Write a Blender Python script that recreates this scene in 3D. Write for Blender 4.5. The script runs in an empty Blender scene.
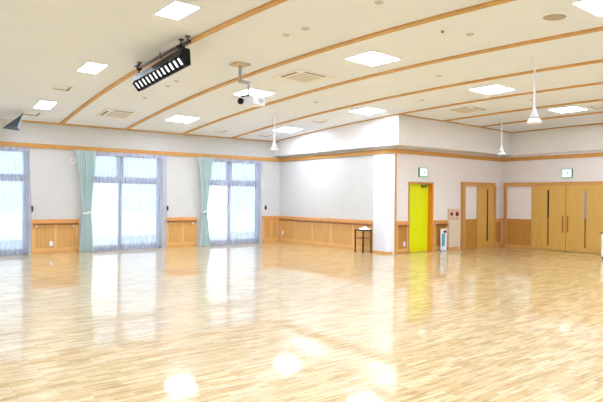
import bpy, bmesh, math, random
from mathutils import Matrix, Vector
random.seed(4)
SC = bpy.context.scene
COL = SC.collection
# Room frame: u runs along the window wall, v runs away from it into the hall, z is up. Blender x = u, y = -v.

# ---------------------------------------------------------------- helpers
def lin(c):
    def f(x):
        x /= 255.0
        return x / 12.92 if x <= 0.04045 else ((x + 0.055) / 1.055) ** 2.4
    return (f(c[0]), f(c[1]), f(c[2]), 1.0)

def P(u, v, z):
    return Vector((u, -v, z))

class MB:
    """collects shapes in Blender coordinates and links them as one mesh object"""
    def __init__(self):
        self.bm = bmesh.new()
    def face(self, pts):
        try:
            return self.bm.faces.new([self.bm.verts.new(p) for p in pts])
        except ValueError:
            return None
    def box(self, a, b, bevel=0.0):
        """a, b: opposite corners in (u, v, z)"""
        p, q = P(*a), P(*b)
        lo = [min(p[i], q[i]) for i in range(3)]
        hi = [max(p[i], q[i]) for i in range(3)]
        t = bmesh.new()
        r = bmesh.ops.create_cube(t, size=1.0)
        for w in r['verts']:
            w.co = Vector([lo[i] + (w.co[i] + 0.5) * (hi[i] - lo[i]) for i in range(3)])
        if bevel > 0:
            bmesh.ops.bevel(t, geom=list(t.edges), offset=bevel, segments=2, affect='EDGES', profile=0.5)
        self._merge(t)
        return self
    def _merge(self, t):
        m = bpy.data.meshes.new('tmp'); t.to_mesh(m); t.free()
        self.bm.from_mesh(m); bpy.data.meshes.remove(m)
    def tube(self, p, q, r, n=14, r2=None, caps=True):
        p, q = Vector(p), Vector(q)
        r2 = r if r2 is None else r2
        d = (q - p).normalized()
        s = d.orthogonal().normalized(); t = d.cross(s)
        A = []; B = []
        for k in range(n):
            a = 2 * math.pi * k / n
            o = math.cos(a) * s + math.sin(a) * t
            A.append(self.bm.verts.new(p + o * r)); B.append(self.bm.verts.new(q + o * r2))
        for k in range(n):
            j = (k + 1) % n
            self.bm.faces.new((A[k], A[j], B[j], B[k]))
        if caps:
            self.bm.faces.new(A[::-1]); self.bm.faces.new(B)
        return self
    def lathe(self, prof, c=(0, 0, 0), n=28):
        """prof: (radius, z) list, about the vertical axis through c (Blender coordinates)"""
        c = Vector(c); rings = []
        for r, z in prof:
            if r < 1e-6:
                rings.append([self.bm.verts.new(c + Vector((0, 0, z)))])
            else:
                rings.append([self.bm.verts.new(c + Vector((r * math.cos(2 * math.pi * k / n), r * math.sin(2 * math.pi * k / n), z))) for k in range(n)])
        for a, b in zip(rings, rings[1:]):
            for k in range(n):
                j = (k + 1) % n
                if len(a) == 1 and len(b) == 1: continue
                if len(a) == 1: self.bm.faces.new((a[0], b[j], b[k]))
                elif len(b) == 1: self.bm.faces.new((a[k], a[j], b[0]))
                else: self.bm.faces.new((a[k], a[j], b[j], b[k]))
        return self
    def prism(self, poly, z0, z1):
        """poly: (u, v) outline swept from z0 to z1"""
        a = [self.bm.verts.new(P(u, v, z0)) for u, v in poly]
        b = [self.bm.verts.new(P(u, v, z1)) for u, v in poly]
        n = len(poly)
        for k in range(n):
            j = (k + 1) % n
            self.bm.faces.new((a[k], a[j], b[j], b[k]))
        self.bm.faces.new(a[::-1]); self.bm.faces.new(b)
        return self
    def ball(self, c, r):
        t = bmesh.new(); bmesh.ops.create_uvsphere(t, u_segments=14, v_segments=9, radius=r)
        bmesh.ops.translate(t, verts=t.verts, vec=Vector(c)); self._merge(t)
        return self
    def build(self, name, mat, parent=None, smooth=False, **props):
        bmesh.ops.recalc_face_normals(self.bm, faces=self.bm.faces)
        me = bpy.data.meshes.new(name); self.bm.to_mesh(me); self.bm.free()
        if smooth:
            for f in me.polygons: f.use_smooth = True
            me.set_sharp_from_angle(angle=math.radians(38))
        me.materials.append(mat)
        o = bpy.data.objects.new(name, me); COL.objects.link(o)
        if parent is not None: o.parent = parent
        for k, v in props.items(): o[k] = v
        return o

def tag(o, label, cat, group=None, kind=None):
    o['label'] = label; o['category'] = cat
    if group: o['group'] = group
    if kind: o['kind'] = kind
    return o

def structure(o, label, cat):
    return tag(o, label, cat, kind='structure')

def empty(name, loc=(0, 0, 0)):
    o = bpy.data.objects.new(name, None); o.location = loc; o.empty_display_size = 0.1
    COL.objects.link(o)
    return o

def copy_tree(o, parent=None):
    c = o.copy(); COL.objects.link(c)
    if parent is not None: c.parent = parent
    for ch in list(o.children):
        copy_tree(ch, c)
    return c

# ---------------------------------------------------------------- materials
def principled(name, color, rough=0.5, metal=0.0, coat=0.0, coat_rough=0.1, spec=0.5):
    m = bpy.data.materials.new(name); m.use_nodes = True
    b = m.node_tree.nodes['Principled BSDF']
    b.inputs['Base Color'].default_value = color
    b.inputs['Roughness'].default_value = rough
    b.inputs['Metallic'].default_value = metal
    b.inputs['Coat Weight'].default_value = coat
    b.inputs['Coat Roughness'].default_value = coat_rough
    b.inputs['Specular IOR Level'].default_value = spec
    return m

def mottled(name, c1, c2, scale=(1, 1, 1), nscale=4.0, rough=0.5, **kw):
    """noise between two close colours; scale stretches it into grain"""
    m = principled(name, c1, rough, **kw)
    nt = m.node_tree; N = nt.nodes; L = nt.links
    tc = N.new('ShaderNodeTexCoord'); mp = N.new('ShaderNodeMapping'); mp.inputs['Scale'].default_value = scale
    nz = N.new('ShaderNodeTexNoise'); nz.inputs['Scale'].default_value = nscale; nz.inputs['Detail'].default_value = 4
    rp = N.new('ShaderNodeValToRGB')
    rp.color_ramp.elements[0].position = 0.3; rp.color_ramp.elements[1].position = 0.7
    rp.color_ramp.elements[0].color = c1; rp.color_ramp.elements[1].color = c2
    L.new(tc.outputs['Object'], mp.inputs['Vector']); L.new(mp.outputs['Vector'], nz.inputs['Vector'])
    L.new(nz.outputs['Fac'], rp.inputs['Fac']); L.new(rp.outputs['Color'], N['Principled BSDF'].inputs['Base Color'])
    return m

def emissive(name, color, strength):
    m = bpy.data.materials.new(name); m.use_nodes = True
    nt = m.node_tree; nt.nodes.clear()
    e = nt.nodes.new('ShaderNodeEmission'); e.inputs['Color'].default_value = color; e.inputs['Strength'].default_value = strength
    o = nt.nodes.new('ShaderNodeOutputMaterial'); nt.links.new(e.outputs[0], o.inputs[0])
    return m

def floor_material():
    m = principled('parquet', lin((225, 190, 135)), 0.35, coat=1.0, coat_rough=0.05, spec=0.2)
    nt = m.node_tree; N = nt.nodes; L = nt.links; b = N['Principled BSDF']
    tc = N.new('ShaderNodeTexCoord')
    br = N.new('ShaderNodeTexBrick')
    br.offset = 0.37; br.offset_frequency = 2; br.squash = 1.0
    br.inputs['Scale'].default_value = 1.0
    br.inputs['Brick Width'].default_value = 0.30
    br.inputs['Row Height'].default_value = 0.05
    br.inputs['Mortar Size'].default_value = 0.0012
    br.inputs['Mortar Smooth'].default_value = 0.2
    br.inputs['Bias'].default_value = 0.0
    br.inputs['Color1'].default_value = FLOOR1
    br.inputs['Color2'].default_value = FLOOR2
    br.inputs['Mortar'].default_value = FLOOR3
    L.new(tc.outputs['Object'], br.inputs['Vector'])
    mp = N.new('ShaderNodeMapping'); mp.inputs['Scale'].default_value = (3.6, 36, 1)
    nz = N.new('ShaderNodeTexNoise'); nz.inputs['Scale'].default_value = 1.0; nz.inputs['Detail'].default_value = 5
    L.new(tc.outputs['Object'], mp.inputs['Vector']); L.new(mp.outputs['Vector'], nz.inputs['Vector'])
    rp = N.new('ShaderNodeValToRGB')
    rp.color_ramp.elements[0].position = 0.28; rp.color_ramp.elements[1].position = 0.52
    rp.color_ramp.elements[0].color = (0.58, 0.49, 0.36, 1); rp.color_ramp.elements[1].color = (1, 1, 1, 1)
    L.new(nz.outputs['Fac'], rp.inputs['Fac'])
    mx = N.new('ShaderNodeMix'); mx.data_type = 'RGBA'; mx.blend_type = 'MULTIPLY'; mx.inputs['Factor'].default_value = 1.0
    L.new(br.outputs['Color'], mx.inputs['A']); L.new(rp.outputs['Color'], mx.inputs['B'])
    L.new(mx.outputs['Result'], b.inputs['Base Color'])
    n2 = N.new('ShaderNodeTexNoise'); n2.inputs['Scale'].default_value = 2.5
    bp = N.new('ShaderNodeBump'); bp.inputs['Strength'].default_value = 0.02; bp.inputs['Distance'].default_value = 0.05
    L.new(tc.outputs['Object'], n2.inputs['Vector']); L.new(n2.outputs['Fac'], bp.inputs['Height'])
    L.new(bp.outputs['Normal'], b.inputs['Coat Normal'])
    return m

def board_wood(name, c1, c2, c3, pitch=0.1, rough=0.4):
    """wood with fine vertical board joints (world-aligned in x+y) and vertical grain"""
    m = principled(name, c1, rough)
    nt = m.node_tree; N = nt.nodes; L = nt.links; b = N['Principled BSDF']
    tc = N.new('ShaderNodeTexCoord'); sx = N.new('ShaderNodeSeparateXYZ'); L.new(tc.outputs['Object'], sx.inputs[0])
    ad = N.new('ShaderNodeMath'); ad.operation = 'ADD'; L.new(sx.outputs['X'], ad.inputs[0]); L.new(sx.outputs['Y'], ad.inputs[1])
    md = N.new('ShaderNodeMath'); md.operation = 'PINGPONG'; md.inputs[1].default_value = pitch / 2; L.new(ad.outputs[0], md.inputs[0])
    lt = N.new('ShaderNodeMath'); lt.operation = 'LESS_THAN'; lt.inputs[1].default_value = 0.006; L.new(md.outputs[0], lt.inputs[0])
    mp = N.new('ShaderNodeMapping'); mp.inputs['Scale'].default_value = (9, 9, 1.0); L.new(tc.outputs['Object'], mp.inputs['Vector'])
    nz = N.new('ShaderNodeTexNoise'); nz.inputs['Scale'].default_value = 2.0; nz.inputs['Detail'].default_value = 4; L.new(mp.outputs['Vector'], nz.inputs['Vector'])
    rp = N.new('ShaderNodeValToRGB'); rp.color_ramp.elements[0].position = 0.3; rp.color_ramp.elements[1].position = 0.7
    rp.color_ramp.elements[0].color = c1; rp.color_ramp.elements[1].color = c2; L.new(nz.outputs['Fac'], rp.inputs['Fac'])
    mx = N.new('ShaderNodeMix'); mx.data_type = 'RGBA'; mx.inputs['B'].default_value = c3
    sc = N.new('ShaderNodeMath'); sc.operation = 'MULTIPLY'; sc.inputs[1].default_value = 0.5; L.new(lt.outputs[0], sc.inputs[0])
    L.new(sc.outputs[0], mx.inputs['Factor']); L.new(rp.outputs['Color'], mx.inputs['A'])
    L.new(mx.outputs['Result'], b.inputs['Base Color'])
    return m

def sheer_material():
    m = bpy.data.materials.new('sheer_cloth'); m.use_nodes = True
    nt = m.node_tree; N = nt.nodes; L = nt.links; N.clear()
    tr = N.new('ShaderNodeBsdfTransparent'); tr.inputs['Color'].default_value = (0.95, 0.97, 1.0, 1)
    tl = N.new('ShaderNodeBsdfTranslucent'); tl.inputs['Color'].default_value = lin((230, 235, 246))
    df = N.new('ShaderNodeBsdfDiffuse'); df.inputs['Color'].default_value = lin((222, 221, 232))
    a = N.new('ShaderNodeMixShader'); a.inputs[0].default_value = 0.55
    L.new(tl.outputs[0], a.inputs[1]); L.new(df.outputs[0], a.inputs[2])
    tc = N.new('ShaderNodeTexCoord'); mp = N.new('ShaderNodeMapping'); mp.inputs['Scale'].default_value = (1, 0.0, 0.02)
    nz = N.new('ShaderNodeTexNoise'); nz.inputs['Scale'].default_value = 26; nz.inputs['Detail'].default_value = 2
    L.new(tc.outputs['Object'], mp.inputs['Vector']); L.new(mp.outputs['Vector'], nz.inputs['Vector'])
    mr = N.new('ShaderNodeMapRange'); mr.inputs['From Min'].default_value = 0.3; mr.inputs['From Max'].default_value = 0.7
    mr.inputs['To Min'].default_value = 0.30; mr.inputs['To Max'].default_value = 0.58
    L.new(nz.outputs['Fac'], mr.inputs['Value'])
    b = N.new('ShaderNodeMixShader'); L.new(mr.outputs[0], b.inputs[0]); L.new(tr.outputs[0], b.inputs[1]); L.new(a.outputs[0], b.inputs[2])
    o = N.new('ShaderNodeOutputMaterial'); L.new(b.outputs[0], o.inputs[0])
    return m

def drape_material():
    m = mottled('green_curtain_cloth', lin((224, 240, 242)), lin((232, 246, 248)), (12, 12, 0.4), 2, 0.85)
    nt = m.node_tree; N = nt.nodes; L = nt.links
    b = N['Principled BSDF']; out = [n for n in N if n.type == 'OUTPUT_MATERIAL'][0]
    tl = N.new('ShaderNodeBsdfTranslucent'); tl.inputs['Color'].default_value = lin((190, 218, 206))
    mx = N.new('ShaderNodeMixShader'); mx.inputs[0].default_value = 0.25
    L.new(b.outputs[0], mx.inputs[1]); L.new(tl.outputs[0], mx.inputs[2]); L.new(mx.outputs[0], out.inputs[0])
    return m

def glass_material(name, tint):
    m = bpy.data.materials.new(name); m.use_nodes = True
    nt = m.node_tree; N = nt.nodes; L = nt.links; N.clear()
    tr = N.new('ShaderNodeBsdfTransparent'); tr.inputs['Color'].default_value = tint
    gl = N.new('ShaderNodeBsdfGlossy'); gl.inputs['Roughness'].default_value = 0.03
    mx = N.new('ShaderNodeMixShader'); mx.inputs[0].default_value = 0.06
    o = N.new('ShaderNodeOutputMaterial')
    L.new(tr.outputs[0], mx.inputs[1]); L.new(gl.outputs[0], mx.inputs[2]); L.new(mx.outputs[0], o.inputs[0])
    return m

FLOOR1 = lin((234, 213, 166)); FLOOR2 = lin((202, 168, 104)); FLOOR3 = lin((150, 112, 60))
M_floor = floor_material()
M_ceil = mottled('ceiling_board', lin((232, 240, 254)), lin((235, 243, 255)), nscale=1.5, rough=0.8)
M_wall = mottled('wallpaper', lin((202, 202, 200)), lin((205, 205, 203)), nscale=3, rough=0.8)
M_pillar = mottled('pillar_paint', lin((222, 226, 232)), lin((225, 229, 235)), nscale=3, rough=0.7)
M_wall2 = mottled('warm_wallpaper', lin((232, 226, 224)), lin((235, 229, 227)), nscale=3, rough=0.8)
M_bulk = mottled('bulkhead_paint', lin((234, 232, 232)), lin((237, 235, 235)), nscale=3, rough=0.8)
M_strip = mottled('ceiling_strip_wood', lin((196, 150, 84)), lin((206, 162, 98)), (2, 2, 1), 3, 0.5)
M_rail = mottled('picture_rail_wood', lin((190, 136, 62)), lin((206, 152, 78)), (2, 2, 6), 3, 0.45)
M_cap = mottled('wainscot_cap_wood', lin((214, 150, 88)), lin((224, 164, 102)), (2, 2, 6), 3, 0.4)
M_hand = mottled('handrail_wood', lin((146, 82, 42)), lin((158, 94, 50)), (2, 2, 6), 3, 0.35)
M_wain = board_wood('wainscot_boards', lin((204, 152, 84)), lin((216, 166, 98)), lin((170, 116, 56)), 0.1)
M_wain2 = board_wood('deep_wainscot_boards', lin((186, 130, 58)), lin((198, 142, 68)), lin((150, 98, 36)), 0.1)
M_stile = mottled('wainscot_stiles', lin((216, 166, 100)), lin((226, 178, 114)), (6, 6, 1), 3, 0.4)
M_base = mottled('baseboard_wood', lin((206, 150, 82)), lin((218, 164, 96)), (2, 2, 6), 3, 0.4)
M_doorwood = mottled('door_veneer', lin((204, 160, 78)), lin((214, 170, 88)), (10, 10, 0.8), 2, 0.35)
M_frame = mottled('door_frame_wood', lin((196, 142, 76)), lin((208, 156, 88)), (6, 6, 1), 3, 0.4)
M_yellow = mottled('yellow_door_paint', lin((226, 236, 0)), lin((232, 242, 6)), (8, 8, 1), 2, 0.35)
M_jamb = mottled('bounce_tinted_jamb', lin((226, 138, 28)), lin((234, 148, 40)), (6, 6, 1), 2, 0.4)  # jamb wood with the yellow leaf's bounce light put into its colour
M_alu = mottled('window_frame_metal', lin((146, 158, 180)), lin((152, 164, 186)), nscale=3, rough=0.4)
M_glass = glass_material('window_glass', (0.94, 0.96, 0.97, 1))
M_screen = glass_material('screened_glass', (0.78, 0.84, 0.88, 1))
M_upper = glass_material('upper_glass', (0.76, 0.82, 0.87, 1))
M_sheer = sheer_material()
M_curtain = drape_material()
M_white = mottled('white_plastic', lin((232, 238, 248)), lin((236, 242, 252)), nscale=5, rough=0.4)
M_ivory = mottled('ivory_plastic', lin((234, 236, 240)), lin((238, 240, 244)), nscale=5, rough=0.5)
M_grille = mottled('grille_beige', lin((206, 204, 198)), lin((212, 210, 204)), nscale=60, rough=0.6)
M_tan = mottled('tan_plate', lin((202, 186, 160)), lin((210, 194, 168)), nscale=20, rough=0.6)
M_cap2 = mottled('detector_grey', lin((196, 194, 192)), lin((206, 204, 202)), nscale=20, rough=0.6)
M_slot = mottled('dark_slot', lin((112, 94, 66)), lin((126, 106, 78)), nscale=8, rough=0.6)
M_black = mottled('black_metal', lin((14, 14, 16)), lin((20, 20, 22)), nscale=6, rough=0.45, spec=0.2)
M_pipe = mottled('dark_pipe', lin((48, 40, 40)), lin((58, 50, 50)), nscale=6, rough=0.35)
M_grey = mottled('grey_metal', lin((168, 168, 172)), lin((180, 180, 184)), nscale=6, rough=0.4)
M_dgrey = mottled('dark_grey_case', lin((58, 64, 72)), lin((68, 74, 82)), nscale=6, rough=0.5)
M_lgrey = mottled('pale_grey_case', lin((140, 154, 170)), lin((150, 164, 180)), nscale=6, rough=0.5)
M_slit = mottled('dark_slit_glass', lin((44, 40, 30)), lin((54, 50, 38)), nscale=3, rough=0.15)
M_slit_low = mottled('amber_slit_glass', lin((136, 96, 40)), lin((150, 108, 50)), nscale=3, rough=0.2)
M_slit_blue = mottled('pale_slit_glass', lin((140, 140, 156)), lin((152, 152, 168)), nscale=3, rough=0.15)
M_hyd = mottled('beige_metal', lin((224, 206, 182)), lin((230, 212, 190)), nscale=4, rough=0.4)
M_hydtop = mottled('pinkish_panel', lin((222, 186, 168)), lin((226, 192, 174)), nscale=4, rough=0.4)
M_red = mottled('dark_red_lens', lin((120, 28, 30)), lin((134, 36, 36)), nscale=8, rough=0.25)
M_blue = mottled('blue_print', lin((84, 158, 190)), lin((110, 178, 204)), (1, 1, 8), 3, 0.5)
M_green = mottled('exit_green', lin((112, 186, 160)), lin((122, 196, 170)), nscale=6, rough=0.5)
M_panel = emissive('panel_light', (0.88, 0.975, 1.17, 1), 25.5)
M_exit = emissive('exit_face', (0.84, 1.0, 0.93, 1), 1.0)
M_cell = emissive('lamp_cell', (1.0, 1.0, 1.0, 1), 1.1)
M_lens = mottled('lens_glass', lin((24, 24, 28)), lin((34, 34, 40)), nscale=4, rough=0.1)
M_out = mottled('outdoor_concrete', lin((240, 243, 247)), lin((244, 247, 250)), nscale=2, rough=0.9)
M_parapet = mottled('parapet_paint', lin((246, 249, 252)), lin((249, 251, 253)), nscale=2, rough=0.9)

# ---------------------------------------------------------------- key sizes
VC, UC = 5.61, 5.51           # plane of the door wall (v) and of the double-door wall (u)
VE, UE = 18.2, -16.6          # the two walls behind the camera
ZT0, ZT1 = 2.95, 3.07         # picture rail
AMP = [(-30, .645), (-8.6, .645), (-7.7, .63), (-5.8, .53), (-3.9, .46), (-2.07, .41), (-.24, .37), (1.64, .35), (3.52, .33), (5.4, .27), (9, .27)]
def amp(u):
    for (a, x), (b, y) in zip(AMP, AMP[1:]):
        if a <= u <= b: return x + (y - x) * (u - a) / (b - a)
def zc(u, v):
    return 3.68 + amp(u) * (1 - ((v - 9.1) / 9.1) ** 2)
def ceil_frame(u, v, drop=0.0):
    """matrix whose origin lies on the ceiling, x along u, z up the ceiling normal"""
    e = 0.05
    tx = Vector((2 * e, 0, zc(u + e, v) - zc(u - e, v))).normalized()
    ty = Vector((0, 2 * e, zc(u, v - e) - zc(u, v + e))).normalized()
    n = tx.cross(ty).normalized(); ty = n.cross(tx)
    o = P(u, v, zc(u, v)) - n * drop
    return Matrix(((tx.x, ty.x, n.x, o.x), (tx.y, ty.y, n.y, o.y), (tx.z, ty.z, n.z, o.z), (0, 0, 0, 1)))

# ---------------------------------------------------------------- room shell
structure(MB().box((UE - .3, -.3, -.12), (UC + .3, VE + .3, 0)).build('floor', M_floor), 'glossy pale parquet floor of narrow wooden planks', 'floor')

def ceiling_sheet(us, name, label):
    m = MB(); vs = [VE * k / 64 for k in range(65)]
    for off in (0.0, 0.08):
        g = [[m.bm.verts.new(P(u, v, zc(u, v) + off)) for v in vs] for u in us]
        for i in range(len(us) - 1):
            for j in range(64):
                m.bm.faces.new((g[i][j], g[i + 1][j], g[i + 1][j + 1], g[i][j + 1]))
    o = m.build(name, M_ceil, smooth=True)
    return structure(o, label, 'ceiling')
ceiling_sheet([-8.6 + (UC + .1 + 8.6) * k / 48 for k in range(49)], 'ceiling', 'gently vaulted cream ceiling crossed by wooden strips')
ceiling_sheet([UE - .1, -14, -12, -10, -8.6], 'ceiling', 'plain vaulted cream ceiling left of the last wooden strip')

# window wall, with three openings reaching the floor
WIN = [(-11.18, -8.50), (-7.04, -4.60), (-3.19, -0.86)]     # (u0, u1) frame outside
WZ = 2.93
m = MB(); u = UE - .2
for a, b in WIN:
    m.box((u, -.22, 0), (a, 0, WZ)); u = b
m.box((u, -.22, 0), (.2, 0, WZ)); m.box((UE - .2, -.22, WZ), (.2, 0, 3.80))
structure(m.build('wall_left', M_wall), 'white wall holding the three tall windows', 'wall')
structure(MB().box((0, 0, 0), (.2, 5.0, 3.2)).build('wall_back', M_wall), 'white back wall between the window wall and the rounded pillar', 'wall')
m = MB()
DO = (.72, 1.76, 2.08)        # yellow-door opening
fr = .055
m.box((.12, VC - .2, 0), (DO[0] - fr, VC, 3.2)); m.box((DO[0] - fr, VC - .2, DO[2] + fr), (DO[1] + fr, VC, 3.2)); m.box((DO[1] + fr, VC - .2, 0), (UC + .2, VC, 3.2))
m.box((DO[0] - .08, VC - .23, 0), (DO[1] + .08, VC - .2, DO[2] + .08))
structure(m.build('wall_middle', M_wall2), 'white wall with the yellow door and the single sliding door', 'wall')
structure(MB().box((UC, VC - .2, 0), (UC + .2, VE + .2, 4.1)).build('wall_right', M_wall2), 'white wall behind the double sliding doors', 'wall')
structure(MB().box((UE - .2, VE, 0), (UC + .2, VE + .2, 4.1)).build('wall_front', M_wall), 'white wall facing the windows across the hall', 'wall')
structure(MB().box((UE - .2, 0, 0), (UE, VE, 4.5)).build('wall_rear', M_wall), 'white end wall facing the back wall', 'wall')

# bulkhead over the two recessed walls (upper wall stands proud of the lower one)
BU, BV, BD = -.26, 6.05, .09
BZ = 3.15
m = MB()
poly = [(BU, 0), (BU, BV), (UC - BD, BV), (UC - BD, VE), (UC + .15, VE), (UC + .15, VC - .1), (.15, VC - .1), (.15, 0)]
n = len(poly)
lo = [m.bm.verts.new(P(a, b, BZ)) for a, b in poly]
hi = [m.bm.verts.new(P(a, b, zc(a, b) + .04)) for a, b in poly]
for k in range(n):
    j = (k + 1) % n; m.bm.faces.new((lo[k], lo[j], hi[j], hi[k]))
m.bm.faces.new(lo[::-1])
structure(m.build('wall_upper', M_bulk), 'cream upper wall standing proud above the picture rail', 'wall')

# rounded pillar
def arc(cu, cv, r, a0, a1, n=10):
    return [(cu - r * math.cos(math.radians(a0 + (a1 - a0) * k / n)), cv + r * math.sin(math.radians(a0 + (a1 - a0) * k / n))) for k in range(n + 1)]
PIL = [(-.05, 4.88)] + arc(.25, 5.32, .30, 0, 52)
o = MB().prism(PIL + [(.085, 5.605), (.15, 5.605), (.15, 4.88)], 0, 3.16).build('pillar', M_pillar, smooth=True)
structure(o, 'white rounded pillar at the outer corner between back wall and yellow door', 'pillar')
o = MB().prism([(a - .012, b + .006) for a, b in PIL] + [(.1, 5.57), (.1, 4.87)], 0, .07).build('baseboard_pillar', M_base)
structure(o, 'low wooden baseboard round the foot of the pillar', 'baseboard')

# picture rails
o = MB().box((UE, 0, ZT0), (-.045, .045, ZT1)).build('trim_1', M_rail); structure(o, 'wooden picture rail along the window wall', 'trim')
off = [(a - .035, b + .03) for a, b in PIL]
PRF = [(0, 0), (-.045, 0), (-.045, 4.84)] + [(off[0][0], 4.84)] + off[:-1] + [(.06, VC + .045), (UC - .045, VC + .045), (UC - .045, VE), (UC, VE), (UC, VC), (0.05, VC), (.05, 4.9), (0, 4.86)]
o = MB().prism(PRF, ZT0, ZT1).build('trim_2', M_rail); structure(o, 'wooden picture rail along the back wall, pillar and door walls', 'trim')
o = MB().box((.085, VC - .01, 0), (.14, VC + .022, ZT0)).build('trim_3', M_frame); structure(o, 'upright wooden strip beside the pillar', 'trim')

# ceiling edge strips
def ribbon(pts, w, h, name, mat, label):
    """pts: centre line (u, v); a strip hanging h below the ceiling, w wide across"""
    m = MB(); R = []
    for k, (u, v) in enumerate(pts):
        a = pts[max(k - 1, 0)]; b = pts[min(k + 1, len(pts) - 1)]
        d = Vector((b[0] - a[0], b[1] - a[1])).normalized(); s = Vector((-d.y, d.x)) * w / 2
        r = []
        for sg in (1, -1):
            for dz in (-h, .02):
                uu, vv = u + sg * s.x, v + sg * s.y
                r.append(m.bm.verts.new(P(uu, vv, zc(uu, min(max(vv, 0), VE)) + dz)))
        R.append(r)
    for a, b in zip(R, R[1:]):
        for i, j in ((0, 1), (1, 3), (3, 2), (2, 0)):
            m.bm.faces.new((a[i], a[j], b[j], b[i]))
    for a in (R[0], R[-1]): m.bm.faces.new((a[0], a[1], a[3], a[2]))
    return structure(m.build(name, mat, smooth=True), label, 'ceiling strip')
def line(u, v0, v1, n=48): return [(u, v0 + (v1 - v0) * k / n) for k in range(n + 1)]
ORD = ['first', 'second', 'third', 'fourth', 'fifth', 'sixth', 'seventh']
for k, (u, v0) in enumerate([(-7.68, 0), (-5.79, 0), (-3.91, 0), (-2.07, 0), (-.24, 0), (1.72, BV), (3.57, BV)]):
    ribbon(line(u, v0 + .01, VE), .10 if k != 4 else .08, .032, 'trim_%d' % (4 + k), M_strip, 'curved wooden ceiling strip, %s one from the left' % ORD[k])
def hline(v, u0, u1, n=24): return [(u0 + (u1 - u0) * k / n, v) for k in range(n + 1)]
ribbon(hline(.025, -8.75, -.24), .05, .035, 'trim_11', M_strip, 'thin wooden edge strip where ceiling meets window wall')
ribbon(hline(BV + .02, BU, UC - BD), .04, .03, 'trim_12', M_strip, 'thin wooden edge strip above the yellow door wall')
ribbon(line(UC - BD - .02, BV, VE), .04, .03, 'trim_13', M_strip, 'thin wooden edge strip above the double doors')

# wainscot: boards, stiles, cap, handrail, baseboard for one straight run
def wainscot(name, p, q, nrm, stiles, label, hand=True, brackets=(), cap=True, board=M_wain):
    """p, q: (u, v) ends on the wall line; nrm: (u, v) unit normal into the room; stiles: distances from p"""
    L = math.hypot(q[0] - p[0], q[1] - p[1]); d = ((q[0] - p[0]) / L, (q[1] - p[1]) / L)
    def at(s, o): return (p[0] + d[0] * s + nrm[0] * o, p[1] + d[1] * s + nrm[1] * o)
    def bx(mb, s0, s1, o0, o1, z0, z1, bv=0): mb.box((*at(s0, o0), z0), (*at(s1, o1), z1), bv)
    m = MB(); bx(m, 0, L, 0, .012, .06, .93)
    root = structure(m.build(name, board), label, 'wainscot')
    m = MB()
    for s in stiles: bx(m, max(s - .045, 0), min(s + .045, L), .010, .024, .06, .86)
    bx(m, 0, L, .011, .022, .06, .15)
    m.build('stile', M_stile, root)
    m = MB(); bx(m, 0, L, .0, .028, .0, .07); m.build('baseboard', M_base, root)
    m = MB(); bx(m, 0, L, .0, .045, .855, .965, .006); m.build('cap', M_cap, root)
    if hand:
        m = MB(); m.tube(P(*at(.02, .075), .825), P(*at(L - .02, .075), .825), .02, 12); h = m.build('handrail', M_hand, root, smooth=True)
        for s in brackets:
            m = MB(); m.ball(P(*at(s, .062), .765), .032); m.tube(P(*at(s, .0), .765), P(*at(s, .06), .765), .014, 10)
            m.build('rail_bracket', M_ivory, h, smooth=True)
    return root
wainscot('trim_14', (-8.44, 0), (-7.17, 0), (0, 1), [.04, .62, 1.23], 'wooden wainscot under the white wall between first and second window', brackets=(.12, 1.1))
wainscot('trim_15', (-4.47, 0), (-3.38, 0), (0, 1), [.04, .57, 1.05], 'wooden wainscot under the white wall between second and third window', brackets=(.14, .92))
wainscot('trim_16', (-.78, 0), (-.03, 0), (0, 1), [.04, .39, .72], 'narrow wooden wainscot between third window and room corner', hand=False)
wainscot('trim_17', (0, .03), (0, 4.88), (-1, 0), [.09, .94, 1.91, 2.9, 3.95, 4.8], 'long wooden wainscot along the white back wall', brackets=())
wainscot('trim_18', (.155, VC), (.63, VC), (0, 1), [.03], 'short wooden wainscot between pillar and yellow door', board=M_wain2)
wainscot('trim_19', (1.86, VC), (2.50, VC), (0, 1), [.05, .6], 'short wooden wainscot behind the white floor sign', board=M_wain2)
wainscot('trim_20', (5.06, VC), (UC - .03, VC), (0, 1), [.05], 'narrow wooden wainscot between sliding door and corner', hand=False, board=M_wain2)

wainscot('trim_21', (UC, VC + .03), (UC, 5.76), (-1, 0), [.06], 'tiny piece of wooden wainscot between room corner and double doors', hand=False, board=M_wain2)

# ---------------------------------------------------------------- windows
def make_window(k, u0, u1, label):
    f = .085
    uc = (-9.84, -5.93, -2.10)[k - 1]
    y0, y1 = -.16, -.06
    m = MB()
    m.box((u0, y0, 0), (u0 + f * 1.6, y1, WZ)); m.box((u1 - f * 1.6, y0, 0), (u1, y1, WZ))
    m.box((u0, y0, WZ - .10), (u1, y1, WZ)); m.box((u0, y0, 0), (u1, y1, .06))
    m.box((u0, y0, 2.07), (u1, y1 + .01, 2.21))
    m.box((uc - .09, y0, 2.2), (uc + .09, y1, WZ - .08))
    root = m.build('window_%d' % k, M_alu); structure(root, label, 'window')
    for a, b in ((u0 + f, uc - .06), (uc + .06, u1 - f)):
        MB().box((a, -.115, 2.2), (b, -.108, WZ - .09)).build('pane', M_upper, root)
    for side, (a, b, yy, mat) in enumerate(((u0 + f, uc + .05, -.09, M_glass), (uc - .05, u1 - f, -.13, M_screen))):
        m = MB(); s = .05
        m.box((a, yy - .02, .06), (a + s, yy + .02, 2.08)); m.box((b - s, yy - .02, .06), (b, yy + .02, 2.08))
        m.box((a, yy - .02, .06), (b, yy + .02, .15)); m.box((a, yy - .02, 2.02), (b, yy + .02, 2.08))
        sash = m.build('sash', M_alu, root)
        MB().box((a + s, yy - .004, .15), (b - s, yy + .004, 2.02)).build('pane', mat, sash)
    return root
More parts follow.
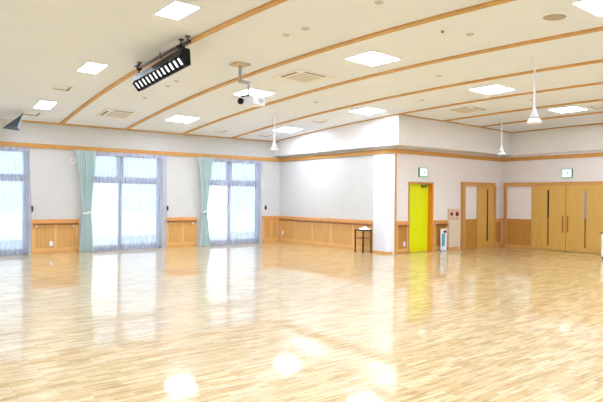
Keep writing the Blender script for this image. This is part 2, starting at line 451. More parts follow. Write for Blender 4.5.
make_window(1, *WIN[0], 'tall window with transom, cut by the left picture edge')
make_window(2, *WIN[1], 'tall window with transom, second from the left, between two wooden wainscots')
make_window(3, *WIN[2], 'tall window with transom, nearest the back wall corner')

# sheers and drapes
def cloth(width_at, z0, z1, pleats, amp_, vbase, nz=24, per=12, thick=0):
    """width_at(z) -> (u0, u1); pleated sheet; returns MB"""
    m = MB(); nx = pleats * per; rows = []
    for i in range(nz + 1):
        z = z0 + (z1 - z0) * i / nz; a, b = width_at(z); row = []
        for j in range(nx + 1):
            t = j / nx
            ph = 2 * math.pi * pleats * t + .6 * math.sin(5 * t + .4 * z)
            row.append(m.bm.verts.new(P(a + (b - a) * t, vbase + amp_(z) * math.sin(ph) + .25 * amp_(z) * math.sin(2.3 * ph + 1), z)))
        rows.append(row)
    for r, s in zip(rows, rows[1:]):
        for j in range(nx): m.bm.faces.new((r[j], r[j + 1], s[j + 1], s[j]))
    return m
for (a, b), lab in zip([(-11.2, -8.43), (-7.03, -4.46), (-3.18, -.79)],
                       ['sheer pale curtain over the window cut by the left edge', 'sheer pale curtain across the middle of the three windows', 'sheer pale curtain across the window nearest the corner']):
    hw = .10 if a < -10 else 0
    w = lambda z, a=a, b=b, hw=hw: (a, b - hw * (z / 2.9) ** 2)
    m = cloth(w, .012, 2.925, 22, lambda z: .016, .04, nz=10, per=8)
    o = m.build('sheer_curtain', M_sheer, smooth=True); tag(o, lab, 'sheer curtain', 'sheer curtains on the windows')
    m = cloth(lambda z, a=a, b=b, hw=hw: (a, b - hw), 2.84, 2.94, 22, lambda z: .016, .058, nz=2, per=8)
    m.build('heading_tape', mottled('heading_cloth', lin((160, 165, 190)), lin((196, 198, 216)), (14, 1, 1), 3, .8), o, smooth=True)
def lerp_profile(tbl, z):
    for (z0, a0, b0), (z1, a1, b1) in zip(tbl, tbl[1:]):
        if z0 <= z <= z1:
            t = (z - z0) / (z1 - z0); t = t * t * (3 - 2 * t)
            return a0 + (a1 - a0) * t, b0 + (b1 - b0) * t
def drape(tbl, lab, shift=0):
    amp_ = lambda z: .028 + .020 * min(1, abs(z - 1.15))
    m = cloth(lambda z: lerp_profile(tbl, z), .01, 2.945, 7, amp_, .155, nz=40, per=14)
    o = m.build('green_curtain', M_curtain, smooth=True); tag(o, lab, 'curtain', 'green curtains tied back')
    a, b = lerp_profile(tbl, 1.14)
    pts = []; n = 40
    t = MB(); R = []
    for k in range(n):
        an = 2 * math.pi * k / n
        cu, cv = (a + b) / 2 + ((b - a) / 2 + .02) * math.cos(an), .155 + .065 * math.sin(an)
        tilt = .03 * math.cos(an)
        R.append((t.bm.verts.new(P(cu, cv, 1.11 + tilt)), t.bm.verts.new(P(cu, cv, 1.18 + tilt))))
    for k in range(n):
        j = (k + 1) % n; t.bm.faces.new((R[k][0], R[j][0], R[j][1], R[k][1]))
    t.build('tieback', M_curtain, o, smooth=True)
drape([(0, -7.21, -6.80), (.6, -7.16, -6.82), (1.16, -7.11, -6.86), (2.1, -7.18, -6.80), (2.5, -7.25, -6.76), (2.95, -7.32, -6.74)], 'green curtain tied back at the left side of the middle window')
drape([(0, -3.36, -2.93), (.6, -3.31, -3.02), (1.16, -3.26, -3.09), (2.1, -3.31, -2.99), (2.5, -3.37, -2.93), (2.95, -3.46, -2.87)], 'green curtain tied back beside the window nearest the corner')
for u, lab in ((-8.43, 'dark tieback hook right of the leftmost window'), (-4.43, 'dark tieback hook right of the middle window'), (-.64, 'dark tieback hook right of the window nearest the corner')):
    m = MB(); m.box((u - .025, -.004, 1.18), (u + .025, .02, 1.34), .005); m.tube(P(u, .02, 1.22), P(u, .07, 1.22), .012, 10); m.tube(P(u, .07, 1.21), P(u, .07, 1.29), .012, 10)
    tag(m.build('tieback_hook', M_black), lab, 'curtain hook', 'curtain tieback hooks')

# small fittings on walls
def outlet(c, nrm, lab):
    m = MB()
    s = Vector((nrm[1], nrm[0])); w, h = .045, .065
    a = (c[0] - s.x * w, c[1] - s.y * w, c[2] - h); b = (c[0] + s.x * w + nrm[0] * .012, c[1] + s.y * w + nrm[1] * .012, c[2] + h)
    m.box(a, b, .003); o = m.build('wall_outlet', M_white)
    for dz in (-.025, .025):
        m = MB(); m.box((c[0] - s.x * .012 + nrm[0] * .010, c[1] - s.y * .012 + nrm[1] * .010, c[2] + dz - .01), (c[0] + s.x * .012 + nrm[0] * .014, c[1] + s.y * .012 + nrm[1] * .014, c[2] + dz + .01))
        m.build('socket', M_grey, o)
    tag(o, lab, 'outlet', 'wall outlets')
outlet((-7.93, .012, .28), (0, 1), 'white outlet in the wainscot between first two windows')
outlet((-.012, .22, .35), (-1, 0), 'white outlet in the back wall wainscot near the corner')
outlet((.5, VC + .012, .29), (0, 1), 'white outlet between pillar and yellow door')
m = MB().tube(P(-7.36, 0, 2.64), P(-7.36, .05, 2.64), .10, 28)
o = m.build('wall_speaker', M_ivory, smooth=True); MB().tube(P(-7.36, .05, 2.64), P(-7.36, .055, 2.64), .075, 28).build('grille', M_grille, o)
tag(o, 'pale round wall speaker beside the top of the green curtain', 'speaker')

# ---------------------------------------------------------------- doors
# yellow door, set back in its opening
o = MB()
fr = .055
o.box((DO[0] - fr, VC - .18, 0), (DO[0], VC + .02, DO[2] + fr)); o.box((DO[0], VC - .18, DO[2]), (DO[1], VC + .02, DO[2] + fr))
d1 = o.build('door_1', M_frame); structure(d1, 'yellow hinged door in an orange-brown wooden frame', 'door')
MB().box((DO[1], VC - .18, 0), (DO[1] + fr, VC + .02, DO[2] + fr)).build('jamb', M_jamb, d1)
MB().box((DO[0], VC - .18, -.005), (DO[1], VC + .0, .006)).build('threshold', M_base, d1)
leaf = MB().box((DO[0] + .004, VC - .19, .008), (DO[1] - .004, VC - .15, DO[2] - .006)).build('door_leaf', M_yellow, d1)
m = MB(); m.tube(P(.83, VC - .15, 1.0), P(.83, VC - .10, 1.0), .012, 10); m.tube(P(.83, VC - .10, 1.0), P(.95, VC - .10, 1.0), .012, 10); m.box((.80, VC - .152, .93), (.86, VC - .145, 1.07))
m.build('handle', M_grey, leaf, smooth=True)
m = MB(); m.box((1.42, VC - .15, 1.97), (1.64, VC - .09, 2.04), .005); m.tube(P(1.55, VC - .12, 2.05), P(1.66, VC - .02, 2.06), .008, 8)
m.build('door_closer', mottled('closer_metal', lin((110, 120, 40)), lin((120, 130, 50)), nscale=5, rough=.4), leaf)

def slit(par, lo, hi, mats, split=1.05, inset=0.006):
    """two stacked glass strips inside a leaf: lo/hi corners"""
    (a0, b0, z0), (a1, b1, z1) = lo, hi
    MB().box((a0, b0, split), (a1, b1, z1)).build('upper_glass', mats[0], par)
    MB().box((a0, b0, z0), (a1, b1, split)).build('lower_glass', mats[1], par)

# single sliding door on the door wall
m = MB(); m.box((3.20, VC, 0), (3.34, VC + .10, 2.19)); m.box((3.34, VC, 2.07), (5.0, VC + .10, 2.19)); m.box((4.96, VC, 0), (5.05, VC + .10, 2.07))
d2 = m.build('door_2', M_frame); structure(d2, 'single wooden sliding door with a tall dark slit in a wooden frame', 'door')
MB().box((3.34, VC, .97), (4.06, VC + .03, 2.07)).build('white_panel', M_wall2, d2)
m = MB(); m.box((3.34, VC, 0), (4.06, VC + .025, .97)); m.build('wood_panel', M_wain2, d2)
leaf = MB().box((4.02, VC + .035, .006), (4.96, VC + .075, 2.07)).build('door_leaf', M_doorwood, d2)
slit(leaf, (4.54, VC + .07, .21), (4.61, VC + .079, 1.96), (M_slit, M_slit_low), split=.25)

# double sliding doors on the right wall, with side panels
U = UC
m = MB()
m.box((U - .10, 5.76, 0), (U, 5.86, 2.20)); m.box((U - .10, 5.86, 2.09), (U, 10.10, 2.20)); m.box((U - .10, 10.10, 0), (U, 10.2, 2.20))
d3 = m.build('door_3', M_frame); structure(d3, 'pair of wide wooden sliding doors on the right wall', 'door')
for a, b, in ((5.86, 6.82), (9.10, 10.10)):
    MB().box((U - .03, a, .97), (U, b, 2.09)).build('white_panel', M_wall2, d3)
    MB().box((U - .025, a, .05), (U, b, .97)).build('wood_panel', M_wain2, d3)
    MB().box((U - .04, a, 0), (U, b, .08)).build('baseboard', M_base, d3)
for a, b, cs, mats in ((6.79, 7.94, 7.37, (M_slit, M_slit_low)), (7.955, 9.17, 8.56, (M_slit_blue, M_slit_low))):
    leaf = MB().box((U - .085, a, .012), (U - .045, b, 2.09)).build('door_leaf', M_doorwood, d3)
    slit(leaf, (U - .09, cs - .028, .15), (U - .08, cs + .028, 1.95), mats)
    hv = 7.86 if a < 7 else 8.02
    m = MB(); m.box((U - .115, hv - .02, .60), (U - .085, hv + .02, 1.12), .006); m.build('handle', M_hand, leaf)
MB().box((U - .075, 7.938, .0), (U - .05, 7.957, 2.09)).build('door_gap', M_black, d3)

# exit signs: green-framed box with a lit white face and a running figure through a doorway
def exit_sign(origin, ax, nrm, w, h, lab):
    """origin: (u, v, z) centre on the wall; ax: (u, v) direction that reads left to right; nrm: (u, v) out of the wall"""
    cu, cv, cz = origin
    def q(s, o, z): return P(cu + ax[0] * s + nrm[0] * o, cv + ax[1] * s + nrm[1] * o, cz + z)
    def slab(m, s0, s1, o0, o1, z0, z1):
        p = [(cu + ax[0] * s + nrm[0] * o_, cv + ax[1] * s + nrm[1] * o_, cz + z) for s, o_, z in ((s0, o0, z0), (s1, o1, z1))]
        m.box(p[0], p[1])
    m = MB(); slab(m, -w / 2, w / 2, 0, .06, -h / 2, h / 2); root = m.build('exit_sign', M_green)
    m = MB(); slab(m, -w / 2 + .03, w / 2 - .03, .06, .066, -h / 2 + .03, h / 2 - .03); face = m.build('lit_face', M_exit, root)
    m = MB(); g = .0675
    def poly(pts): m.face([q(s * w * .5, g, z * h * .5) for s, z in pts])
    poly([(-.62, -.62), (-.54, -.62), (-.54, .62), (-.62, .62)]); poly([(-.62, .54), (.02, .54), (.02, .62), (-.62, .62)])
    poly([(.26 + .09 * math.cos(k * .628), .42 + .11 * math.sin(k * .628)) for k in range(10)])
    poly([(-.02, .28), (.2, .34), (.22, -.08), (.0, -.08)])
    poly([(.2, .3), (.42, .1), (.5, .02), (.44, -.04), (.18, .16)]); poly([(0, .28), (-.24, .04), (-.18, -.02), (.04, .16)])
    poly([(.0, -.06), (.2, -.06), (.5, -.3), (.42, -.4), (.1, -.2)]); poly([(.0, -.06), (.12, -.14), (-.1, -.42), (-.36, -.56), (-.4, -.46), (-.18, -.34)])
    m.build('running_figure', M_green, face)
    tag(root, lab, 'exit sign', 'exit signs')
exit_sign((1.29, VC, 2.43), (1, 0), (0, 1), .36, .28, 'lit green and white exit sign above the yellow door')
exit_sign((UC, 7.96, 2.47), (0, 1), (-1, 0), .33, .29, 'lit green and white exit sign above the wide double doors')

# hydrant cabinet
m = MB(); m.box((2.53, VC + .003, .10), (3.08, VC + .06, 1.0), .006); o = m.build('hydrant_cabinet', M_hyd)
tag(o, 'beige wall cabinet with two dark red lamps, left of the sliding door', 'cabinet')
MB().box((2.53, VC + .003, 1.0), (3.08, VC + .06, 1.31), .006).build('top_panel', M_hydtop, o, label='pinkish upper panel')
MB().box((2.56, VC + .06, .985), (3.05, VC + .064, 1.0)).build('joint', M_slot, o)
MB().box((2.53, VC + .003, 0), (3.08, VC + .05, .10)).build('plinth', M_base, o, label='wooden plinth')
for u, r in ((2.66, .055), (2.94, .075)):
    m = MB(); m.tube(P(u, VC + .06, 1.15), P(u, VC + .085, 1.15), r, 22, r * .8); m.build('red_lamp', M_red, o, smooth=True, label='dark red round lamp')

# slim floor sign by the handrail
m = MB(); m.box((2.02, VC + .13, .03), (2.30, VC + .16, .70), .004); o = m.build('floor_sign', M_white); tag(o, 'slim white floor sign with a blue printed panel beside the yellow door', 'sign')
MB().box((2.06, VC + .16, .16), (2.20, VC + .164, .55)).build('blue_panel', M_blue, o, label='blue printed panel')
MB().box((2.14, VC + .16, .57), (2.27, VC + .164, .65)).build('red_mark', M_red, o, label='dark red mark')
for u in (2.06, 2.26): MB().box((u - .02, VC + .06, 0), (u + .02, VC + .26, .03)).build('foot', M_grey, o)

# small black stool by the pillar with a white cloth on it
SU, SV, SZ = -.285, 4.70, .69; h = .165
st = empty('stool', P(SU, SV, 0)); tag(st, 'small black framed square stool standing beside the pillar', 'stool')
def loc(a, b, z): return Vector((a, -b, z))
def lbox(m, a, b, bv=0): m.box(a, b, bv); return m
for sa in (-1, 1):
    for sb in (-1, 1):
        lbox(MB(), (sa * h - .015, sb * h - .015, 0), (sa * h + .015, sb * h + .015, SZ - .03)).build('leg', M_black, st)
m = MB(); lbox(m, (-h - .02, -h - .02, SZ - .035), (h + .02, h + .02, SZ), .005); m.build('seat', M_black, st)
for sa in (-1, 1):
    lbox(MB(), (sa * h - .01, -h, .42), (sa * h + .01, h, .45)).build('stretcher', M_hand, st)
    lbox(MB(), (-h, sa * h - .01, .42), (h, sa * h + .01, .45)).build('stretcher', M_hand, st)
m = MB(); nx, ny = 16, 12; g = []
for i in range(nx + 1):
    r = []
    for j in range(ny + 1):
        a, b = -1 + 2 * i / nx, -1 + 2 * j / ny
        e = max(0, 1 - max(abs(a), abs(b)) ** 6)
        z = SZ + .004 + e * (.055 + .02 * math.sin(3 * a + 1) * math.cos(4 * b) + .018 * math.sin(7 * a * b + 2))
        r.append(m.bm.verts.new(P(SU + .015 + a * .13, SV + .05 + b * .125, z)))
    g.append(r)
for i in range(nx):
    for j in range(ny): m.bm.faces.new((g[i][j], g[i + 1][j], g[i + 1][j + 1], g[i][j + 1]))
m.bm.faces.new([g[i][0] for i in range(nx + 1)] + [g[nx][j] for j in range(1, ny + 1)] + [g[i][ny] for i in range(nx - 1, -1, -1)] + [g[0][j] for j in range(ny - 1, 0, -1)])
tag(m.build('folded_cloth', M_white, smooth=True), 'crumpled white folded cloth lying on the black stool', 'cloth')

# white counter cut by the right edge
o = MB(); o.box((4.05, 9.66, .06), (4.50, 10.75, .70), .008)
ct = o.build('counter', M_white); tag(ct, 'low white counter with dark top, cut by the right picture edge', 'counter')
MB().box((4.02, 9.62, .70), (4.53, 10.8, .735), .005).build('countertop', M_slot, ct, label='dark top edge')
MB().box((4.07, 9.68, 0), (4.48, 10.72, .06)).build('plinth', M_black, ct, label='dark plinth')

# ---------------------------------------------------------------- ceiling fittings
fixed = []
def place(o, u, v, drop=0.0, rz=0):
    o.matrix_world = ceil_frame(u, v, drop) @ Matrix.Rotation(rz, 4, 'Z')

# light panels
root = empty('ceiling_light')
a = .36
m = MB()
for s in (-1, 1):
    m.box((s * a - .012, -a - .012, -.012), (s * a + .012, a + .012, .03)); m.box((-a, s * a - .012, -.012), (a, s * a + .012, .03))
m.build('frame', M_white, root)
MB().box((-a + .012, -a + .012, -.008), (a - .012, a - .012, .02)).build('diffuser', M_panel, root)
LP = [(-8.52, 1.76, 'narrow light panel just above the dark wedge speaker'),
      (-8.47, 5.3, 'narrow light panel above the dark slot vent, near the left edge'),
      (-8.52, 9.30, 'narrow large light panel at the top, above the black stage light'),
      (-4.86, 1.94, 'square light panel between the black stage light and the middle window'),
      (-4.78, 5.58, 'square light panel directly behind the hanging projector'),
      (-4.78, 9.54, 'large square light panel right of the big ceiling air unit'),
      (-1.22, 2.1, 'square light panel behind the pendant over the back corner'),
      (-1.23, 5.8, 'square light panel beside the bright corner of the upper wall'),
      (-1.08, 9.57, 'square light panel right of centre, left of the big pendant'),
      (2.58, 9.43, 'square light panel right of the big pendant'),
      (-4.80, 13.74, 'square light panel cut by the top right corner')]
for k, (u, v, lab) in enumerate(LP):
    o = root if k == 0 else copy_tree(root)
    tag(o, lab, 'ceiling light', 'ceiling light panels'); place(o, u, v)
    if u < -8: o.matrix_world = o.matrix_world @ Matrix.Diagonal((.53, 1, 1, 1))

# four-way air units
def air_unit():
    r = empty('ceiling_air_unit'); b = .475
    m = MB(); m.box((-b, -b, -.02), (b, b, .03), .008); m.build('panel', M_ivory, r)
    m = MB(); m.box((-.27, -.27, -.026), (.27, .27, -.01)); m.build('grille', M_grille, r)
    for k in range(4):
        m = MB()
        c, s = [(1, 0), (0, 1), (-1, 0), (0, -1)][k]
        if c: m.box((c * .385 - .028, -.26, -.024), (c * .385 + .028, .26, -.012))
        else: m.box((-.26, s * .385 - .028, -.024), (.26, s * .385 + .028, -.012))
        m.build('air_slot', M_slot if k in (1, 2) else M_ivory, r)
    return r
root = air_unit()
for k, (u, v, lab) in enumerate([(-6.62, 1.66, 'square ceiling air unit above the middle window'), (-4.82, 7.55, 'large square ceiling air unit right of the projector'), (.72, 7.62, 'square ceiling air unit beyond the corner of the upper wall')]):
    o = root if k == 0 else copy_tree(root)
    tag(o, lab, 'air conditioner', 'square ceiling air units'); place(o, u, v)

# small slot vents
def slot_vent():
    r = empty('ceiling_vent'); b = .21
    m = MB(); m.box((-b, -b, -.012), (b, b, .02), .004); m.build('vent_plate', M_ivory, r)
    for k in range(2):
        s = (-1, 1)[k]
        m = MB()
        if k == 0: m.box((-.17, -.15, -.016), (.17, -.115, -.006))
        else: m.box((.115, -.17, -.016), (.15, .17, -.006))
        m.build('air_slot', M_slot, r)
    return r
root = slot_vent()
for k, (u, v, lab) in enumerate([(-1.28, 3.82, 'small slotted ceiling vent left of the bright upper wall'), (-1.28, .92, 'small slotted ceiling vent nearest the back room corner'), (-3.02, .92, 'faint slotted ceiling vent above the window nearest the corner'),
                                 (-8.55, 3.45, 'small dark slotted vent between the two left light panels'), (-8.6, .82, 'small dark slotted vent at the tip of the wedge speaker'), (2.72, 10.15, 'small slotted vent right of the rightmost light panel')]):
    o = root if k == 0 else copy_tree(root)
    tag(o, lab, 'vent', 'small slotted ceiling vents'); place(o, u, v)

# detectors, sprinklers and caps
def cap():
    m = MB(); m.lathe([(.0, -.03), (.018, -.028), (.024, -.02), (.055, -.012), (.06, .0), (.06, .01), (0, .01)]); return m.build('smoke_detector', M_cap2, smooth=True)
root = cap()
for k, (u, v, lab) in enumerate([(-6.71, 9.50, 'small ceiling detector, left of a close pair above the large air unit'), (-6.69, 9.98, 'small ceiling detector, right of a close pair above the large air unit'),
                                 (-6.72, 11.6, 'small ceiling detector at the top edge of the picture'), (-6.67, 4.94, 'small ceiling detector just below the black stage light, left of a pair'), (-6.69, 5.42, 'small ceiling detector just below the black stage light, right of a pair'),
                                 (-6.67, 3.61, 'small ceiling detector between stage light and middle window'), (-4.81, 11.65, 'small ceiling detector left of the round grey ceiling speaker'),
                                 (-2.93, 9.57, 'small ceiling detector above the square light right of centre'), (-1.24, 7.7, 'small ceiling detector above the corner of the upper wall'),
                                 (-3.05, 5.79, 'small ceiling detector below the large air unit'), (.67, 9.5, 'small ceiling detector beside the rod of the big pendant')]):
    o = root if k == 0 else copy_tree(root)
    tag(o, lab, 'detector', 'small ceiling detectors'); place(o, u, v)
m = MB(); m.lathe([(0, -.03), (.02, -.03), (.025, 0), (.025, .01), (0, .01)], n=14)
o = m.build('sprinkler', mottled('brass', lin((170, 130, 70)), lin((180, 140, 80)), nscale=5, rough=.4), smooth=True); tag(o, 'tiny brass sprinkler on the ceiling, right of the large square light', 'sprinkler'); place(o, -5.21, 11.45)
m = MB(); m.lathe([(0, -.02), (.15, -.02), (.175, -.012), (.18, 0), (.18, .01), (0, .01)], n=36)
o = m.build('ceiling_speaker', M_ivory, smooth=True); tag(o, 'round grey ceiling speaker near the top right corner', 'speaker'); place(o, -4.81, 12.98)
m = MB(); m.lathe([(0, -.026), (.14, -.026), (.145, -.019), (0, -.019)], n=36); m.build('grille', mottled('speaker_mesh', lin((168, 156, 140)), lin((182, 170, 152)), nscale=80, rough=.6), o)

# pendants: canopy, rod, bell shade
def pendant(u, v, lab, zb=2.93):
    zt = zc(u, v)
    r = empty('pendant_lamp', P(u, v, zt)); tag(r, lab, 'pendant lamp', 'white bell pendants')
    d = zb - zt
    MB().lathe([(0, .01), (.075, .01), (.075, -.02), (.05, -.06), (.02, -.08), (0, -.08)]).build('canopy', M_white, r, smooth=True)
    MB().tube((0, 0, -.06), (0, 0, d + .25), .016, 10).build('rod', M_white, r, smooth=True)
    MB().lathe([(0, d + .30), (.025, d + .29), (.04, d + .23), (.058, d + .18), (.074, d + .14), (.08, d + .125), (.0, d + .125)]).build('neck', M_white, r, smooth=True)
    MB().lathe([(.0, d + .125), (.07, d + .125), (.07, d + .105), (.0, d + .105)]).build('collar', M_grey, r, smooth=True)
    MB().lathe([(0, d + .105), (.085, d + .105), (.108, d + .075), (.118, d + .045), (.113, d + .02), (.08, d + .005), (0, d)]).build('shade', M_white, r, smooth=True)
pendant(-2.91, 11.62, 'white bell pendant on a long rod, largest and nearest')
pendant(2.85, 7.3, 'white bell pendant in front of the right corner of the upper wall')
pendant(-3.0, 3.9, 'white bell pendant in front of the corner above the windows')

# projector on its ceiling mount
PU, PV = -6.32, 7.46; zt = zc(PU, PV)
mt = empty('projector_mount', P(PU, PV, zt)); tag(mt, 'white ceiling pole mount with square plate above the projector', 'mount')
MB().box((-.15, -.15, -.035), (.15, .15, .03), .01).build('ceiling_plate', M_tan, mt)
MB().tube((0, 0, -.03), (0, 0, -.34), .032, 14).build('upper_pole', M_grey, mt, smooth=True)
m = MB(); m.box((-.03, -.03, -.37), (.17, .13, -.33), .006); m.build('cross_arm', M_grey, mt)
jx, jv = .14, .10
MB().tube((jx, -jv, -.35), (jx, -jv, -.62), .024, 14).build('lower_pole', M_grey, mt, smooth=True)
m = MB(); m.box((jx - .13, jv - .10, -.645), (jx + .13, jv + .10, -.615), .004); m.build('bracket', M_dgrey, mt)
pr = empty('projector', P(PU + .20, PV + .13, zt - .645)); pr.rotation_euler = (0, 0, math.radians(12))
tag(pr, 'white projector hanging from the ceiling mount, lens to the left', 'projector')
m = MB(); m.box((-.17, -.20, -.165), (.17, .20, -.005), .02); m.build('body', M_white, pr, smooth=True)
m = MB(); m.tube((-.16, .12, -.085), (-.215, .12, -.085), .062, 24); m.build('lens_ring', M_black, pr, smooth=True)
m = MB(); m.tube((-.20, .12, -.085), (-.219, .12, -.085), .045, 24); m.build('lens', M_lens, pr, smooth=True)
m = MB()
for k in range(6): m.box((-.02 + k * .022, .199, -.12), (-.008 + k * .022, .204, -.05))
m.build('side_vent', M_grey, pr)
MB().box((-.10, -.12, -.006), (.10, .12, .0)).build('top_plate', M_grey, pr)

# stage light on its pipe
pu, pz = -7.84, 4.15
pp = empty('lighting_pipe', P(pu, 7.25, pz)); tag(pp, 'dark horizontal pipe clamped under the ceiling above the stage light', 'pipe')
MB().tube((0, 1.15, 0), (0, -1.10, .05), .03, 16).build('pipe', M_pipe, pp, smooth=True)
for y, zz in ((1.05, 0), (-.78, .035), (-1.02, .045)):
    top = zc(pu, 7.25 - y) - pz
    m = MB(); m.tube((0, y, zz), (0, y, top), .014, 10); m.tube((0, y, top - .02), (0, y, top + .01), .045, 16)
    m.build('hanger', M_pipe, pp, smooth=True)
for y, dr in ((1.08, .134), (-.80, .05)):
    m = MB(); m.box((-.045, -y - .04, -.05), (.045, -y + .04, .06), .01); m.tube((.0, y, -.04), (.0, y, -dr), .012, 10); m.tube((-.05, y, .0), (-.1, y, .02), .012, 10)
    m.build('clamp', M_black, pp)
m = MB(); m.tube((-.0, .05, .02), (-.02, .05, .10), .01, 10); m.tube((-.03, .05, .02), (.03, .05, .02), .036, 12); m.build('hook', M_pipe, pp, smooth=True)
# housing: five-sided section swept along v
lt = empty('stage_light', P(pu, 7.33, .075)); tag(lt, 'long black louvred stage light hanging from the dark pipe', 'stage light')
SEC = [(-.085, 3.80), (.05, 3.63), (.12, 3.66), (.10, 3.92), (-.03, 3.94)]
def sweep(m, sec, v0, v1, rise=.10):
    a = [m.bm.verts.new(P(x, v0, z)) for x, z in sec]; b = [m.bm.verts.new(P(x - .05, v1, z + rise)) for x, z in sec]
    n = len(sec)
    for k in range(n):
        j = (k + 1) % n; m.bm.faces.new((a[k], a[j], b[j], b[k]))
    m.bm.faces.new(a[::-1]); m.bm.faces.new(b)
m = MB(); sweep(m, SEC, -1.24, .93); m.build('housing', M_black, lt)
def rib(t, s, o):
    """point on the louvred face: t along the light 0..1, s across 0..1, o out of the face"""
    A = Vector(SEC[0]); B = Vector(SEC[1]); q = A.lerp(B, s); nrm = Vector((-.768, -.64)); q = q + nrm * o
    return P(q.x - .05 * t, -1.24 + 2.17 * t, q.y + .10 * t)
for k in range(12):
    m = MB(); t0 = (k + .28) / 12.1; t1 = t0 + .040
    m.face([rib(t0, .18, .004), rib(t1, .18, .004), rib(t1, .74, .004), rib(t0, .74, .004)])
    m.build('lamp_cell', M_cell, lt)
for k in range(13):
    m = MB(); t0 = (k + .02) / 12.1
    vs = [rib(t0 - .006, .04, 0), rib(t0 + .010, .04, 0), rib(t0 + .010, .96, 0), rib(t0 - .006, .96, 0)]
    ws = [rib(t0 - .006, .04, .03), rib(t0 + .010, .04, .03), rib(t0 + .010, .96, .03), rib(t0 - .006, .96, .03)]
    m.face(ws)
    for i in range(4): m.face([vs[i], vs[(i + 1) % 4], ws[(i + 1) % 4], ws[i]])
    m.build('louvre_blade', M_black, lt)
m = MB(); m.face([Vector(P(SEC[4][0] - .01, -1.24, SEC[4][1] + .0)), Vector(P(SEC[0][0] - .008, -1.24, SEC[0][1] + .006)), Vector(P(SEC[0][0] - .04, .1, SEC[0][1] + .032)), Vector(P(SEC[4][0] - .038, .1, SEC[4][1] + .026))])  # pale sheet painting the light that falls on the housing's left part
m.build('lit_side', M_lgrey, lt, label='lit part of the black housing side, painted pale grey')

# wedge speaker under the ceiling edge at far left
W = {'P1': (-9.33, .85, 3.334), 'P2': (-8.916, .85, 3.298), 'P3': (-8.854, .85, 3.745), 'Q': (-9.01, 1.06, 3.385), 'B1': (-9.2, .66, 3.40), 'B2': (-8.87, .66, 3.36), 'B3': (-8.83, .66, 3.755)}
W = {k: P(*p) for k, p in W.items()}
ws = empty('wedge_speaker', W['B3']); tag(ws, 'dark grey wedge speaker under the ceiling at the left edge', 'speaker')
def rel(*ks): return [W[k] - W['B3'] for k in ks]
m = MB()
for ks in (('P1', 'B1', 'B3', 'P3'), ('P2', 'B2', 'B3', 'P3'), ('P1', 'P2', 'B2', 'B1'), ('B1', 'B2', 'B3')): m.face(rel(*ks))
m.build('case', M_dgrey, ws)
m = MB(); m.face(rel('P1', 'Q', 'P3')); m.build('front_grille', M_dgrey, ws)
m = MB(); m.face(rel('Q', 'P2', 'P3')); m.build('side_panel', M_lgrey, ws, label='pale side panel')
m = MB(); m.face(rel('P1', 'P2', 'Q')); m.build('bottom_panel', mottled('teal_grey', lin((74, 96, 110)), lin((84, 106, 120)), nscale=5, rough=.5), ws)
m = MB(); m.ball((.0, -.06, -.012), .025); m.tube((0, -.06, -.01), (0, -.06, .024), .015, 8); m.build('bracket', M_black, ws)

# ---------------------------------------------------------------- outdoors
structure(MB().box((-40, -40, -.5), (20, -.22, -.08)).build('exterior_ground', M_out), 'pale concrete outside the windows', 'ground')
structure(MB().box((-25, -1.9, -.1), (8, -1.75, .30)).build('exterior_wall', M_parapet), 'low pale parapet outside the windows', 'wall')

# ---------------------------------------------------------------- light
w = bpy.data.worlds.new('sky'); SC.world = w; w.use_nodes = True
bg = w.node_tree.nodes['Background']; bg.inputs['Color'].default_value = (0.86, 0.94, 1.0, 1); bg.inputs['Strength'].default_value = 1.08
sl = bpy.data.lights.new('ground_fill_sun', 'SUN'); sl.energy = 1.3; sl.angle = math.radians(20); sl.color = (1, .98, .95)  # added to brighten the ground outside, aimed along the window wall
so = bpy.data.objects.new('ground_fill_sun', sl); COL.objects.link(so); so.location = (0, 10, 12); so.rotation_euler = (0, math.radians(14), 0)
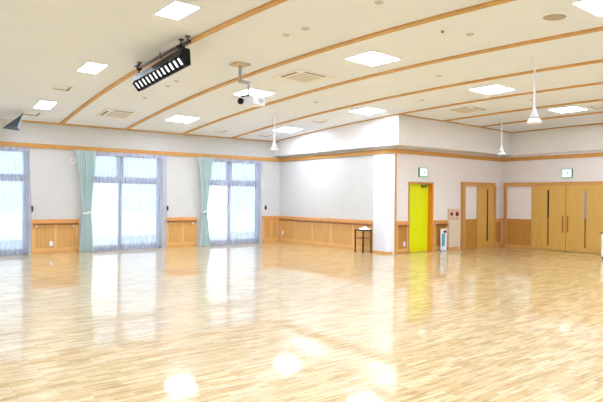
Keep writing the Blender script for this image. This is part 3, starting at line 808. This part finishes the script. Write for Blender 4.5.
# panels of the same ceiling grid that hang outside the picture, behind and beside the camera
def area(u, v, power=30):
    l = bpy.data.lights.new('ceiling_lamp', 'AREA'); l.shape = 'SQUARE'; l.size = .7; l.energy = power; l.color = (.88, .975, 1.17)
    o = bpy.data.objects.new('ceiling_lamp', l); COL.objects.link(o); o.location = P(u, v, zc(u, v) - .04)
for u, v in [(-12.2, 1.8), (-12.2, 5.5), (-12.2, 9.4), (-12.2, 13.2), (-12.2, 16.6), (-8.5, 13.2), (-8.5, 16.6), (-4.8, 16.6), (-1.2, 13.2), (-1.2, 16.6), (2.6, 13.2), (2.6, 16.6), (-15.4, 3.6), (-15.4, 9.4), (-15.4, 15)]:
    area(u, v)

# ---------------------------------------------------------------- camera
f, pitch, roll, yaw = 561.835, -.0053, .0082, .9107
F = Vector((math.cos(yaw) * math.cos(pitch), -math.sin(yaw) * math.cos(pitch), math.sin(pitch)))
R0 = Vector((math.sin(yaw), math.cos(yaw), 0)); U0 = Vector((-math.cos(yaw) * math.sin(pitch), math.sin(yaw) * math.sin(pitch), math.cos(pitch)))
c, s = math.cos(roll), math.sin(roll)
R_ = c * R0 + s * U0; U_ = -s * R0 + c * U0
def b3(q): return Vector((q.x, -q.y, q.z))
F, R_, U_ = b3(F), b3(R_), b3(U_)
cam = bpy.data.cameras.new('camera'); cam.sensor_width = 36; cam.lens = f / 603 * 36; cam.clip_start = .05; cam.clip_end = 200
co = bpy.data.objects.new('camera', cam); COL.objects.link(co)
o = P(-12.0733, 16.8573, 1.62)
co.matrix_world = Matrix(((R_.x, U_.x, -F.x, o.x), (R_.y, U_.y, -F.y, o.y), (R_.z, U_.z, -F.z, o.z), (0, 0, 0, 1)))
SC.camera = co
SC.view_settings.view_transform = 'Standard'; SC.view_settings.look = 'None'; SC.view_settings.exposure = 1.0; SC.view_settings.gamma = 1.0
SC.cycles.max_bounces = 14; SC.cycles.diffuse_bounces = 4; SC.cycles.transparent_max_bounces = 16; SC.cycles.sample_clamp_indirect = 6.0
# a soft shoulder so that lamps and windows roll off like the photograph's high-key exposure
vs = SC.view_settings; vs.use_curve_mapping = True
cm = vs.curve_mapping; cm.white_level = (2.0, 2.0, 2.0); cm.use_clip = False
cv = cm.curves[3]
for x, y in ((.20, .40), (.35, .68), (.50, .86), (.70, .96)):
    cv.points.new(x, y)
cm.update()
